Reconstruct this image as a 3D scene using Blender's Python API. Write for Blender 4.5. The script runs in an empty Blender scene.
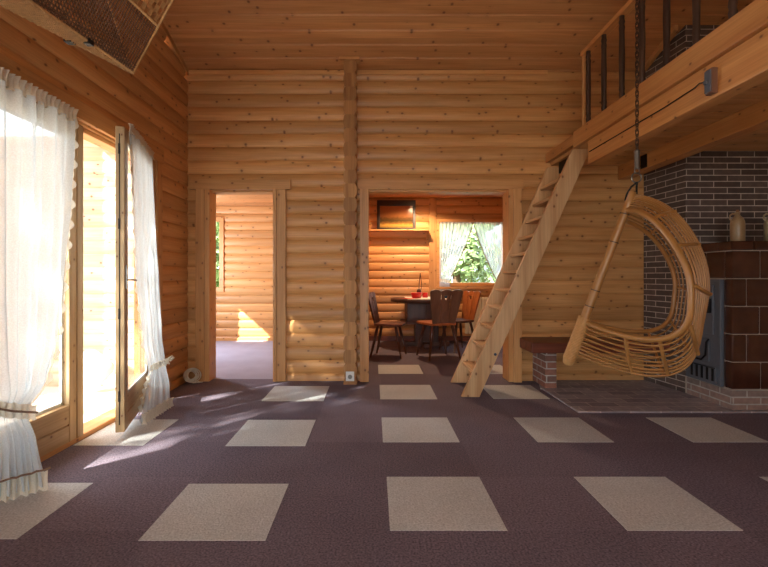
import bpy, bmesh, math, random
from mathutils import Vector, Matrix
R = math.radians
PI = math.pi
random.seed(7)
sc = bpy.context.scene
COL = sc.collection

# ------------------------------------------------------------------ camera
H = 1.08            # eye height
F = 437.0           # focal length in pixels (768 wide)
cd = bpy.data.cameras.new('camera')
cam = bpy.data.objects.new('camera', cd)
COL.objects.link(cam)
cam.location = (0, 0, H)
cam.rotation_euler = (R(90), 0, 0)
cd.sensor_width = 36
cd.lens = F / 768 * 36
cd.shift_x = 10.0 / 768
cd.shift_y = -6.5 / 768
cd.clip_start = 0.05
sc.camera = cam

# ------------------------------------------------------------------ light
w = bpy.data.worlds.new('sky')
sc.world = w
w.use_nodes = True
nt = w.node_tree
bg = nt.nodes['Background']
bg.inputs['Color'].default_value = (0.88, 0.94, 1.0, 1)
bg.inputs['Strength'].default_value = 3.2

SUN_DIR = Vector((0.62, 0.562, -0.545))
sd = bpy.data.lights.new('sun', 'SUN')
sd.energy = 13
sd.angle = R(0.6)
sd.color = (1.0, 0.93, 0.82)
sun = bpy.data.objects.new('sun', sd)
COL.objects.link(sun)
sun.rotation_euler = SUN_DIR.to_track_quat('-Z', 'Y').to_euler()

def portal(name, loc, rot, sx, sy):
    l = bpy.data.lights.new(name, 'AREA')
    l.shape = 'RECTANGLE'; l.size = sx; l.size_y = sy
    l.cycles.is_portal = True
    o = bpy.data.objects.new(name, l); COL.objects.link(o)
    o.location = loc; o.rotation_euler = rot
portal('portal_balcony_door', (-2.10, 2.88, 1.05), (0, R(-90), 0), 2.1, 1.8)
portal('portal_added_rear', (-0.4, -3.72, 1.43), (R(90), 0, 0), 2.5, 2.2)
portal('portal_added_left', (-2.10, -1.6, 1.3), (0, R(-90), 0), 1.8, 2.0)
rw = bpy.data.lights.new('rear_fill_lamp', 'AREA'); rw.shape = 'RECTANGLE'; rw.size = 2.1; rw.size_y = 2.0  # added fill lamp inside the unseen rear window, brightens the near room
rw.energy = 22; rw.color = (1.0, 0.97, 0.95)
ro = bpy.data.objects.new('rear_fill_lamp', rw); COL.objects.link(ro)
ro.location = (-0.4, -3.5, 1.5); ro.rotation_euler = (R(90), 0, 0)
portal('portal_dining_window', (1.65, 7.56, 1.5), (R(-90), 0, 0), 1.1, 1.1)
bl = bpy.data.lights.new('bedroom_fill_lamp', 'AREA'); bl.shape = 'RECTANGLE'; bl.size = 0.7; bl.size_y = 0.6  # added fill lamp at the bedroom side window, brightens that room
bl.energy = 38; bl.color = (0.80, 0.88, 1.0)
bo = bpy.data.objects.new('bedroom_fill_lamp', bl); COL.objects.link(bo)
bo.location = (-3.34, 6.15, 1.26); bo.rotation_euler = (0, R(-90), 0)
portal('portal_bedroom_back', (-2.96, 7.56, 1.47), (R(-90), 0, 0), 0.8, 1.25)

sc.view_settings.view_transform = 'Standard'
sc.view_settings.look = 'None'
sc.view_settings.gamma = 1
sc.view_settings.use_curve_mapping = False
sc.view_settings.exposure = 1.12

# ------------------------------------------------------------------ helpers
def srgb(r, g, b):
    def f(c):
        c /= 255.0
        return c / 12.92 if c <= 0.04045 else ((c + 0.055) / 1.055) ** 2.4
    return (f(r), f(g), f(b), 1)

def px(x, y, Y):
    return Vector(((x - 374) * Y / F, Y, H - (y - 277) * Y / F))

class NT:
    def __init__(s, name):
        s.m = bpy.data.materials.new(name)
        s.m.use_nodes = True
        s.t = s.m.node_tree
        s.p = s.t.nodes['Principled BSDF']
        s.out = s.t.nodes['Material Output']
    def n(s, typ, **kw):
        nd = s.t.nodes.new('ShaderNode' + typ)
        for k, v in kw.items():
            if k.startswith('i_'):
                key = k[2:]
                key = int(key) if key.isdigit() else key.replace('_', ' ')
                s.set(nd.inputs[key], v)
            else:
                setattr(nd, k, v)
        return nd
    def set(s, sock, v):
        if isinstance(v, bpy.types.NodeSocket):
            s.t.links.new(v, sock)
        elif isinstance(v, bpy.types.Node):
            s.t.links.new(v.outputs[0], sock)
        else:
            sock.default_value = v
    def math(s, op, a, b=None, c=None):
        nd = s.n('Math', operation=op)
        s.set(nd.inputs[0], a)
        if b is not None: s.set(nd.inputs[1], b)
        if c is not None: s.set(nd.inputs[2], c)
        return nd.outputs[0]
    def comb(s, a, b, c):
        nd = s.n('CombineXYZ')
        for i, v in enumerate((a, b, c)): s.set(nd.inputs[i], v)
        return nd.outputs[0]
    def mix(s, f, a, b, blend='MIX'):
        nd = s.n('Mix', data_type='RGBA', blend_type=blend)
        s.set(nd.inputs[0], f); s.set(nd.inputs[6], a); s.set(nd.inputs[7], b)
        return nd.outputs[2]
    def ramp(s, v, stops):
        nd = s.n('ValToRGB')
        s.set(nd.inputs[0], v)
        e = nd.color_ramp.elements
        while len(e) < len(stops): e.new(0.5)
        for k, (pp, c) in enumerate(stops):
            e[k].position = pp; e[k].color = c if len(c) == 4 else (*c, 1)
        return nd.outputs[0]
    def xyz(s):
        tc = s.n('TexCoord'); sp = s.n('SeparateXYZ')
        s.set(sp.inputs[0], tc.outputs['Object'])
        return sp.outputs[0], sp.outputs[1], sp.outputs[2]
    def bump(s, hgt, strength=0.3, dist=0.01):
        b = s.n('Bump'); b.inputs['Strength'].default_value = strength
        b.inputs['Distance'].default_value = dist
        s.set(b.inputs['Height'], hgt)
        s.set(s.p.inputs['Normal'], b.outputs[0])

def plain(name, col, rough=0.6, metal=0.0, noise=0.0, nscale=30, spec=None, bump=0.0):
    k = NT(name)
    k.p.inputs['Roughness'].default_value = rough
    k.p.inputs['Metallic'].default_value = metal
    if spec is not None: k.p.inputs['Specular IOR Level'].default_value = spec
    tc = k.n('TexCoord')
    nz = k.n('TexNoise', i_Scale=nscale, i_Detail=4.0)
    k.set(nz.inputs['Vector'], tc.outputs['Object'])
    c = k.mix(k.math('MULTIPLY', nz.outputs[0], 1.0), tuple(v * (1 - noise) for v in col[:3]) + (1,), tuple(min(1, v * (1 + noise)) for v in col[:3]) + (1,))
    k.set(k.p.inputs['Base Color'], c)
    if bump: k.bump(nz.outputs[0], bump, 0.004)
    return k.m

def wood(name, axis, c1, c2, rough=0.45, pitch=None, z0=0.0, pax='z', knots=1.0, tint=0.16, knot_col=None, kf=(4.2, 6.0)):
    k = NT(name)
    x, y, z = k.xyz()
    d = {'x': x, 'y': y, 'z': z}
    oth = [a for a in 'xyz' if a != axis]
    L, A, B = d[axis], d[oth[0]], d[oth[1]]
    if pitch:
        idx = k.math('FLOOR', k.math('DIVIDE', k.math('SUBTRACT', d[pax], z0), pitch))
    else:
        oi = k.n('ObjectInfo')
        idx = k.math('MULTIPLY', oi.outputs['Random'], 37.0)
    off = k.math('MULTIPLY', idx, 3.713)
    Lo = k.math('ADD', L, off)
    # broad figure
    v1 = k.comb(k.math('MULTIPLY', Lo, 1.1), k.math('MULTIPLY', A, 14.0), k.math('MULTIPLY', B, 14.0))
    n1 = k.n('TexNoise', i_Scale=1.0, i_Detail=3.0, i_Distortion=0.6); k.set(n1.inputs['Vector'], v1)
    v2 = k.comb(k.math('MULTIPLY', Lo, 2.5), k.math('MULTIPLY', A, 110.0), k.math('MULTIPLY', B, 110.0))
    n2 = k.n('TexNoise', i_Scale=1.0, i_Detail=2.0); k.set(n2.inputs['Vector'], v2)
    base = k.mix(k.ramp(n1.outputs[0], [(0.32, (0, 0, 0)), (0.68, (1, 1, 1))]), c2, c1)
    g = k.ramp(n2.outputs[0], [(0.35, (0.78, 0.74, 0.70)), (0.6, (1, 1, 1))])
    base = k.mix(0.55, base, g, 'MULTIPLY')
    wn = k.n('TexWhiteNoise', noise_dimensions='1D'); k.set(wn.inputs['W'], idx)
    tv = k.math('ADD', k.math('MULTIPLY', wn.outputs['Value'], tint * 2), 1 - tint)
    base = k.mix(1.0, base, k.comb(tv, tv, tv), 'MULTIPLY')
    if knots > 0:
        v3 = k.comb(k.math('MULTIPLY', Lo, kf[0]), k.math('ADD', k.math('MULTIPLY', k.math('ADD', A, B), kf[1]), off), 0.0)
        vo = k.n('TexVoronoi', i_Scale=1.0, voronoi_dimensions='2D'); k.set(vo.inputs['Vector'], v3)
        kn = k.ramp(vo.outputs['Distance'], [(0.025 * knots, (1, 1, 1)), (0.075 * knots, (0, 0, 0))])
        halo = k.ramp(vo.outputs['Distance'], [(0.05 * knots, (1, 1, 1)), (0.20 * knots, (0, 0, 0))])
        base = k.mix(k.math('MULTIPLY', halo, 0.30), base, tuple(v * 0.75 for v in c2[:3]) + (1,))
        base = k.mix(k.math('MULTIPLY', kn, 0.85), base, knot_col or srgb(104, 56, 26))
    k.set(k.p.inputs['Base Color'], base)
    k.p.inputs['Roughness'].default_value = rough
    k.bump(n2.outputs[0], 0.12, 0.003)
    return k.m

def brick(name, c1, c2, mortar, bw=0.25, rh=0.056, ms=0.004, rough=0.45, flat=False, off=0.5, zoff=0.0):
    k = NT(name)
    x, y, z = k.xyz()
    if flat:
        u, v = x, y
    else:
        ge = k.n('NewGeometry'); sp = k.n('SeparateXYZ'); k.set(sp.inputs[0], ge.outputs['True Normal'])
        s = k.math('GREATER_THAN', k.math('ABSOLUTE', sp.outputs[0]), 0.5)
        u = k.math('ADD', k.math('MULTIPLY', y, s), k.math('MULTIPLY', x, k.math('SUBTRACT', 1.0, s)))
        v = k.math('ADD', z, zoff)
    vec = k.comb(u, v, 0.0)
    b = k.n('TexBrick', offset=off)
    k.set(b.inputs['Vector'], vec)
    b.inputs['Scale'].default_value = 1
    b.inputs['Brick Width'].default_value = bw
    b.inputs['Row Height'].default_value = rh
    b.inputs['Mortar Size'].default_value = ms
    b.inputs['Mortar Smooth'].default_value = 0.15
    b.inputs['Color1'].default_value = c1
    b.inputs['Color2'].default_value = c2
    b.inputs['Mortar'].default_value = mortar
    nz = k.n('TexNoise', i_Scale=22.0, i_Detail=5.0); k.set(nz.inputs['Vector'], k.n('TexCoord').outputs['Object'])
    c = k.mix(0.5, b.outputs['Color'], k.ramp(nz.outputs[0], [(0.3, (0.55, 0.55, 0.55)), (0.7, (1.25, 1.2, 1.15))]), 'MULTIPLY')
    k.set(k.p.inputs['Base Color'], c)
    k.p.inputs['Roughness'].default_value = rough
    k.bump(k.math('SUBTRACT', k.math('MULTIPLY', nz.outputs[0], 0.3), b.outputs['Fac']), 0.5, 0.004)
    return k.m

def glass_mat():
    k = NT('window_glass')
    tr = k.n('BsdfTransparent'); tr.inputs[0].default_value = (0.96, 0.98, 0.98, 1)
    gl = k.n('BsdfGlossy'); gl.inputs['Roughness'].default_value = 0.02
    fr = k.n('LayerWeight'); fr.inputs[0].default_value = 0.5
    ff = k.math('ADD', k.math('MULTIPLY', k.math('POWER', fr.outputs['Facing'], 4.0), 0.35), 0.025)
    mx = k.n('MixShader'); k.set(mx.inputs[0], ff); k.set(mx.inputs[1], tr.outputs[0]); k.set(mx.inputs[2], gl.outputs[0])
    k.set(k.out.inputs[0], mx.outputs[0])
    return k.m

def sheer_mat(name, col, opacity):
    k = NT(name)
    tr = k.n('BsdfTransparent')
    df = k.n('BsdfDiffuse'); df.inputs[0].default_value = col
    tl = k.n('BsdfTranslucent'); tl.inputs[0].default_value = col
    m1 = k.n('MixShader'); m1.inputs[0].default_value = 0.33
    k.set(m1.inputs[1], df.outputs[0]); k.set(m1.inputs[2], tl.outputs[0])
    tc = k.n('TexCoord')
    nz = k.n('TexNoise', i_Scale=160.0, i_Detail=2.0); k.set(nz.inputs['Vector'], tc.outputs['Object'])
    o = k.math('ADD', k.math('MULTIPLY', k.math('SUBTRACT', nz.outputs[0], 0.5), 0.35), opacity)
    m2 = k.n('MixShader'); k.set(m2.inputs[0], o)
    k.set(m2.inputs[1], tr.outputs[0]); k.set(m2.inputs[2], m1.outputs[0])
    k.set(k.out.inputs[0], m2.outputs[0])
    return k.m

# mesh helpers -------------------------------------------------------
def box(bm, x0, x1, y0, y1, z0, z1, mat=0, M=None):
    vs = [bm.verts.new(v) for v in ((x0,y0,z0),(x1,y0,z0),(x1,y1,z0),(x0,y1,z0),(x0,y0,z1),(x1,y0,z1),(x1,y1,z1),(x0,y1,z1))]
    for q in ((0,3,2,1),(4,5,6,7),(0,1,5,4),(1,2,6,5),(2,3,7,6),(3,0,4,7)):
        f = bm.faces.new([vs[i] for i in q]); f.material_index = mat
    if M is not None:
        for v in vs: v.co = M @ v.co
    return vs

def prism(bm, poly, axis, a0, a1, mat=0, M=None):
    """extrude 2D polygon along axis ('x': poly=(y,z), 'y': poly=(x,z), 'z': poly=(x,y))"""
    def P(p, a):
        if axis == 'x': return Vector((a, p[0], p[1]))
        if axis == 'y': return Vector((p[0], a, p[1]))
        return Vector((p[0], p[1], a))
    v0 = [bm.verts.new(P(p, a0)) for p in poly]
    v1 = [bm.verts.new(P(p, a1)) for p in poly]
    n = len(poly)
    fs = [bm.faces.new(v0), bm.faces.new(list(reversed(v1)))]
    for i in range(n):
        fs.append(bm.faces.new([v0[i], v1[i], v1[(i+1) % n], v0[(i+1) % n]]))
    for f in fs: f.material_index = mat
    bmesh.ops.recalc_face_normals(bm, faces=fs)
    if M is not None:
        for v in v0 + v1: v.co = M @ v.co

def tube(bm, pts, r, n=8, closed=False, mat=0, cap=True):
    pts = [Vector(p) for p in pts]
    N = len(pts)
    rs = r if isinstance(r, (list, tuple)) else [r] * N
    up = None; rings = []
    for i, p in enumerate(pts):
        if closed: t = pts[(i+1) % N] - pts[i-1]
        else: t = pts[min(i+1, N-1)] - pts[max(i-1, 0)]
        t.normalize()
        if up is None:
            up = Vector((0,0,1)) if abs(t.z) < 0.9 else Vector((1,0,0))
        s = t.cross(up)
        if s.length < 1e-5: s = t.orthogonal()
        s.normalize(); up = s.cross(t).normalized()
        rings.append([bm.verts.new(p + (s * math.cos(2*PI*k/n) + up * math.sin(2*PI*k/n)) * rs[i]) for k in range(n)])
    for i in range(N if closed else N-1):
        a, b = rings[i], rings[(i+1) % N]
        for k in range(n):
            f = bm.faces.new([a[k], a[(k+1) % n], b[(k+1) % n], b[k]]); f.smooth = True; f.material_index = mat
    if not closed and cap:
        f = bm.faces.new(rings[0]); f.material_index = mat
        f = bm.faces.new(list(reversed(rings[-1]))); f.material_index = mat

def lathe(bm, prof, c=(0,0,0), n=24, mat=0):
    c = Vector(c); rings = []
    for r, z in prof:
        rings.append([bm.verts.new(c + Vector((r*math.cos(2*PI*k/n), r*math.sin(2*PI*k/n), z))) for k in range(n)])
    for a, b in zip(rings, rings[1:]):
        for k in range(n):
            f = bm.faces.new([a[k], a[(k+1) % n], b[(k+1) % n], b[k]]); f.smooth = True; f.material_index = mat
    for ring, rev in ((rings[0], True), (rings[-1], False)):
        f = bm.faces.new(list(reversed(ring)) if rev else ring); f.material_index = mat

def build(name, bm, mats, parent=None, bevel=0, loc=None, rot=None, recalc=False):
    if recalc: bmesh.ops.recalc_face_normals(bm, faces=bm.faces)
    me = bpy.data.meshes.new(name)
    bm.to_mesh(me); bm.free()
    for m in (mats if isinstance(mats, (list, tuple)) else [mats]): me.materials.append(m)
    o = bpy.data.objects.new(name, me); COL.objects.link(o)
    if parent is not None: o.parent = parent
    if loc is not None: o.location = loc
    if rot is not None: o.rotation_euler = rot
    if bevel:
        b = o.modifiers.new('bevel', 'BEVEL'); b.width = bevel; b.segments = 2; b.limit_method = 'ANGLE'; b.angle_limit = R(40)
    return o

def B(): return bmesh.new()

def bx(name, dims, m, parent=None, bevel=0.003, **kw):
    bm = B(); box(bm, *dims); return build(name, bm, m, parent, bevel, **kw)

def tb(name, pts, r, m, parent=None, n=8, closed=False, **kw):
    bm = B(); tube(bm, pts, r, n, closed); return build(name, bm, m, parent, **kw)

def empty(name, loc=(0,0,0), rz=0.0):
    o = bpy.data.objects.new(name, None); COL.objects.link(o)
    o.location = loc; o.rotation_euler = (0, 0, rz); o.empty_display_size = 0.1
    return o

def tag(o, label, cat, group=None):
    o['label'] = label; o['category'] = cat
    if group: o['group'] = group
    return o

def struct(o, label=None):
    o['kind'] = 'structure'
    if label: o['label'] = label
    return o

def copy_tree(o, parent=None):
    c = o.copy(); COL.objects.link(c); c.parent = parent
    for ch in list(o.children): copy_tree(ch, c)
    return c

# ------------------------------------------------------------------ materials
PITCH, LZ0 = 0.139, 0.072
PINE1, PINE2 = srgb(219, 166, 108), srgb(200, 144, 85)
PINE_D1, PINE_D2 = srgb(205, 140, 84), srgb(176, 112, 62)
M = {}
M['log_x'] = wood('pine_log_wall', 'x', PINE1, PINE2, 0.42, PITCH, LZ0)
M['log_out'] = wood('sunlit_pale_log_wall', 'x', srgb(232, 208, 186), srgb(216, 184, 156), 0.6, PITCH, LZ0)  # paler than the indoor pine: blown-out sunlight put into the colour
M['log_y'] = wood('pine_log_wall_side', 'y', PINE1, PINE2, 0.42, PITCH, LZ0)
M['end'] = wood('pine_log_end', 'z', srgb(190, 140, 85), srgb(150, 100, 55), 0.6, PITCH, LZ0, knots=0)
M['plank_x'] = wood('pine_ceiling_plank', 'x', srgb(218, 158, 102), srgb(198, 136, 82), 0.45, 0.16, 0.0, 'y')
M['trim_x'] = wood('pine_trim_along', 'x', PINE1, PINE2, 0.45)
M['trim_y'] = wood('pine_trim_across', 'y', PINE1, PINE2, 0.45)
M['trim_z'] = wood('pine_trim_upright', 'z', PINE1, PINE2, 0.45)
M['beam'] = wood('pine_beam', 'y', srgb(216, 156, 94), srgb(194, 130, 72), 0.45, knots=0.8)
M['ladder'] = wood('pale_ladder_pine', 'z', srgb(228, 188, 140), srgb(206, 158, 108), 0.5)
M['ladder_y'] = wood('pale_ladder_tread', 'y', srgb(230, 192, 146), srgb(206, 160, 110), 0.5, knots=0.7)
M['door'] = wood('balcony_door_pine', 'z', srgb(206, 178, 136), srgb(184, 152, 108), 0.45, knots=0.6)
M['door_y'] = wood('balcony_door_rail_pine', 'y', srgb(206, 178, 136), srgb(184, 152, 108), 0.45, knots=0.8)
M['door_x'] = wood('balcony_door_rail_pine_leaf', 'x', srgb(206, 178, 136), srgb(184, 152, 108), 0.45, knots=0.8)
M['dark'] = wood('dark_stained_wood', 'z', srgb(92, 52, 36), srgb(62, 34, 24), 0.35, knots=0)
M['dark_x'] = wood('dark_stained_wood_along', 'x', srgb(104, 66, 50), srgb(76, 48, 38), 0.55, knots=0)
M['bench'] = wood('red_brown_bench_wood', 'x', srgb(128, 70, 50), srgb(96, 48, 34), 0.4, knots=0.5)
M['chair_grey'] = wood('brown_chair_wood', 'z', srgb(132, 94, 74), srgb(104, 72, 56), 0.35, knots=0)
M['chair_lamplit'] = wood('lamplit_chair_wood', 'z', srgb(190, 112, 62), srgb(156, 86, 44), 0.3, knots=0)  # orange of the warm lamp light put into the wood colour
M['post'] = wood('dark_turned_post', 'z', srgb(82, 56, 42), srgb(52, 34, 26), 0.45, knots=0)
M['stove_brick'] = brick('dark_glazed_brick', srgb(104, 88, 82), srgb(78, 66, 62), srgb(200, 190, 180), rough=0.4)
M['base_brick'] = brick('whitewashed_red_brick', srgb(154, 124, 112), srgb(126, 112, 106), srgb(178, 172, 164), bw=0.22, rh=0.057, ms=0.006, rough=0.8, zoff=0.0)
M['leg_brick'] = brick('bench_red_brick', srgb(160, 110, 92), srgb(120, 92, 84), srgb(190, 186, 180), bw=0.22, rh=0.066, ms=0.006, rough=0.8)
M['paver'] = brick('dark_floor_pavers', srgb(172, 164, 170), srgb(138, 130, 138), srgb(205, 196, 194), bw=0.24, rh=0.12, ms=0.0045, rough=0.55, flat=True)
M['tile'] = plain('brown_glazed_tile', srgb(72, 40, 28), 0.08, noise=0.75, nscale=7)
M['grout'] = plain('pale_grout', srgb(168, 152, 138), 0.8)
M['iron'] = plain('dark_cast_iron', srgb(98, 102, 110), 0.45, 0.15, noise=0.15)
M['iron_dk'] = plain('black_iron', srgb(34, 34, 36), 0.45, 0.7)
M['steel'] = plain('galvanised_steel', srgb(140, 138, 132), 0.35, 0.9)
M['chain'] = plain('rusty_chain_steel', srgb(84, 68, 58), 0.5, 0.8)
M['rattan'] = plain('honey_rattan', srgb(164, 114, 60), 0.34, noise=0.22, nscale=14)
M['rattan_hi'] = plain('pale_rattan_binding', srgb(190, 140, 84), 0.45, noise=0.3, nscale=60)
M['rattan_dk'] = plain('dark_rattan_node', srgb(70, 48, 34), 0.5)
M['glass'] = glass_mat()
M['sheer'] = sheer_mat('white_sheer_voile', (0.76, 0.82, 0.86, 1), 0.84)
M['sheer2'] = sheer_mat('cream_gathered_voile', (0.86, 0.82, 0.70, 1), 0.88)
M['lace'] = sheer_mat('cream_lace_trim', (0.84, 0.78, 0.66, 1), 0.93)
M['lace_dk'] = plain('brown_lace_band', srgb(140, 112, 92), 0.8)
M['wicker'] = plain('tan_wicker', srgb(206, 160, 104), 0.6, noise=0.35, nscale=60)
M['wicker_dk'] = plain('dark_wicker', srgb(112, 82, 60), 0.6, noise=0.3, nscale=60)
M['white_plastic'] = plain('white_plastic', srgb(222, 222, 218), 0.4)
M['cord'] = plain('cream_cable', srgb(225, 218, 200), 0.5)
M['jug'] = plain('brown_stoneware', srgb(158, 128, 92), 0.35, noise=0.3, nscale=12)
M['jug2'] = plain('grey_beige_stoneware', srgb(168, 148, 112), 0.35, noise=0.3, nscale=12)
M['cork'] = plain('cork', srgb(150, 105, 70), 0.8)
M['radiator'] = plain('cream_radiator_enamel', srgb(222, 208, 180), 0.4)
M['red'] = plain('red_ceramic', srgb(196, 40, 34), 0.3)
M['redcloth'] = plain('red_cloth', srgb(200, 60, 48), 0.8)
M['whitecloth'] = plain('white_linen', srgb(226, 216, 200), 0.85)
M['terrace'] = plain('pale_terrace_stone', srgb(205, 196, 184), 0.8, noise=0.1)
M['roofgrey'] = plain('grey_slate_roof', srgb(120, 130, 142), 0.7, noise=0.15)
M['render'] = plain('pale_house_wall', srgb(210, 204, 190), 0.8)
M['leaf'] = plain('green_leaves', srgb(138, 160, 104), 0.6, noise=0.5, nscale=2)
M['bark'] = plain('bark', srgb(90, 70, 52), 0.9, noise=0.3)
M['grass'] = plain('meadow_grass', srgb(112, 110, 84), 0.9, noise=0.3, nscale=3)
M['frame_dark'] = plain('black_brown_picture_frame', srgb(44, 32, 28), 0.4)
M['bolt'] = plain('blue_grey_bolt', srgb(60, 84, 108), 0.4, 0.4)

def carpet(name, base, cellvar, nscale=110, amp=0.55):
    k = NT(name)
    x, y, z = k.xyz()
    cx = k.math('FLOOR', k.math('DIVIDE', k.math('SUBTRACT', x, 0.07), 0.5))
    cy = k.math('FLOOR', k.math('DIVIDE', k.math('SUBTRACT', y, 1.86), 0.5))
    wn = k.n('TexWhiteNoise', noise_dimensions='2D'); k.set(wn.inputs['Vector'], k.comb(cx, cy, 0.0))
    nz = k.n('TexNoise', i_Scale=nscale, i_Detail=2.0); k.set(nz.inputs['Vector'], k.comb(x, y, z))
    nb = k.n('TexNoise', i_Scale=3.0, i_Detail=3.0); k.set(nb.inputs['Vector'], k.comb(x, y, z))
    t = k.math('ADD', k.math('MULTIPLY', wn.outputs['Value'], cellvar), 1 - cellvar / 2)
    t = k.math('MULTIPLY', t, k.math('ADD', k.math('MULTIPLY', nz.outputs[0], amp * 4), 1 - amp * 2))
    t = k.math('MULTIPLY', t, k.math('ADD', k.math('MULTIPLY', nb.outputs[0], 0.3), 0.85))
    k.set(k.p.inputs['Base Color'], k.mix(1.0, base, k.comb(t, t, t), 'MULTIPLY'))
    k.p.inputs['Roughness'].default_value = 0.95
    k.p.inputs['Specular IOR Level'].default_value = 0.1
    k.bump(nz.outputs[0], 0.5, 0.006)
    return k.m
M['carpet'] = carpet('aubergine_loop_carpet', srgb(116, 106, 118), 0.25)
M['carpet_pale'] = carpet('beige_loop_carpet', srgb(196, 198, 198), 0.04, amp=0.25)
M['carpet_bed'] = carpet('lilac_grey_carpet', srgb(166, 164, 182), 0.05, amp=0.1)

# ------------------------------------------------------------------ log walls
HW, HG = 0.068, 0.046      # half thickness at log centre / groove
YB, YE = 4.54, 7.40        # room back wall, rear rooms' back wall
def roof_z(y): return 3.23 + 0.33 * (YB - y) if y >= 0.5 else 4.563 - 0.33 * (0.5 - y)

def log_wall(name, axis, c, u0, u1, z0, z1, openings=(), roof=None, label=None, mat=None):
    bm = B()
    def prof(z):
        t = ((z - LZ0) / PITCH) % 1.0 * 2 - 1
        return HG + (HW - HG) * max(0.0, 1 - t * t) ** 0.62
    def P(u, a, z): return Vector((u, c + a, z)) if axis == 'x' else Vector((c + a, u, z))
    k0 = int(math.floor((z0 - LZ0) / PITCH)); k1 = int(math.ceil((z1 - LZ0) / PITCH))
    for k in range(k0, k1):
        a, b = max(z0, LZ0 + k * PITCH), min(z1, LZ0 + (k + 1) * PITCH)
        if b - a < 0.002: continue
        cuts = sorted({a, b} | {q for o in openings for q in o[2:4] if a < q < b})
        for s0, s1 in zip(cuts, cuts[1:]):
            mid = (s0 + s1) / 2
            lo, hi = u0, u1
            if roof:
                lo, hi = roof(s1, u0, u1)
                if hi - lo < 0.05: continue
            segs = [(lo, hi)]
            for (o0, o1, oz0, oz1) in openings:
                if oz0 < mid < oz1:
                    ns = []
                    for (p, q) in segs:
                        if o1 <= p or o0 >= q: ns.append((p, q)); continue
                        if o0 > p: ns.append((p, o0))
                        if o1 < q: ns.append((o1, q))
                    segs = ns
            n = max(2, int(round(12 * (s1 - s0) / PITCH)))
            e = 1e-5
            zs = [s0 + e + (s1 - s0 - 2*e) * i / n for i in range(n + 1)]
            # cosine spacing near grooves keeps the arc round
            for (p, q) in segs:
                if q - p < 0.01: continue
                ra = [[bm.verts.new(P(uu, sg * prof(zz), zz)) for zz in zs] for uu in (p, q) for sg in (-1, 1)]
                A0, A1, B0, B1 = ra      # p-, p+, q-, q+
                for i in range(n):
                    f = bm.faces.new([A0[i], B0[i], B0[i+1], A0[i+1]]); f.smooth = True
                    f = bm.faces.new([A1[i], A1[i+1], B1[i+1], B1[i]]); f.smooth = True
                for L_, R_ in ((A0, A1), (B0, B1)):
                    vv = [bm.verts.new(v.co) for v in L_] + [bm.verts.new(v.co) for v in reversed(R_)]
                    f = bm.faces.new(vv); f.material_index = 1
                for zz in (0, n):
                    vv = [bm.verts.new(v.co) for v in (A0[zz], B0[zz], B1[zz], A1[zz])]
                    bm.faces.new(vv)
    if axis == 'x':
        pass
    bmesh.ops.recalc_face_normals(bm, faces=bm.faces)
    o = build(name, bm, [mat or (M['log_x'] if axis == 'x' else M['log_y']), M['end']])
    return struct(o, label)

# back wall of the living room, continuing as the terrace wall on the left
WALLC = YB + HW
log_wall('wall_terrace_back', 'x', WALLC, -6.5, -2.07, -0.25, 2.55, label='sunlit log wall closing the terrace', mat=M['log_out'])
log_wall('wall_back', 'x', WALLC, -2.07, 4.35, -0.25, 3.21,
         openings=[(-1.79, -0.97, -0.3, 2.0), (-0.10, 1.45, -0.3, 2.0)],
         label='golden pine log wall with two doorways')
# left wall with balcony opening (y is the long axis)
def left_roof(z, a, b):
    if z <= 3.2: return a, b
    lo = -3.7 if z < 3.24 else 0.5 - (4.563 + 0.02 - z) / 0.33
    hi = YB + (3.23 + 0.02 - z) / 0.33
    return max(a, lo), min(b, hi)
WLC = -1.93 - HW
log_wall('wall_left', 'y', WLC, -3.6, YB + 0.02, -0.25, 4.5,
         openings=[(1.95, 3.86, -0.02, 2.14), (-2.6, -0.6, 0.4, 2.2)], roof=left_roof,
         label='reddish pine log wall with the balcony door')
log_wall('wall_right', 'y', 4.30, -3.6, YB, -0.25, 4.5, roof=left_roof, label='pine log wall beyond the stove')
log_wall('wall_front', 'x', -3.6, -2.0, 4.35, -0.25, 3.22, openings=[(-1.6, 0.8, 0.4, 2.45)], label='log wall behind the viewer with an added window for light')
# partition: stub in the living room and the wall between the rear rooms
log_wall('wall_partition', 'y', -0.240, 4.385, YB + 0.02, 0.0, 3.255, label='log wall end projecting between the two doorways')
log_wall('wall_divider', 'y', -0.240, YB + 2 * HW, YE, 0.0, 2.43, label='log wall dividing bedroom and dining room')
log_wall('wall_rear', 'x', YE + HW, -3.5, 3.0, -0.25, 2.5,
         openings=[(-3.20, -2.56, 0.86, 2.07), (1.06, 2.22, 0.95, 2.02)], label='log wall at the back of both rear rooms')
log_wall('wall_bedroom_left', 'y', -3.42, YB + 2 * HW, YE + .02, -0.25, 2.4, openings=[(5.80, 6.50, 0.86, 1.66)])
log_wall('wall_dining_right', 'y', 2.95, YB + 2 * HW, YE + .02, -0.25, 2.5)
log_wall('wall_terrace', 'x', 3.62, -5.6, -3.90, -0.25, 3.9, label='log wall end sheltering the terrace', mat=M['log_out'])

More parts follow.
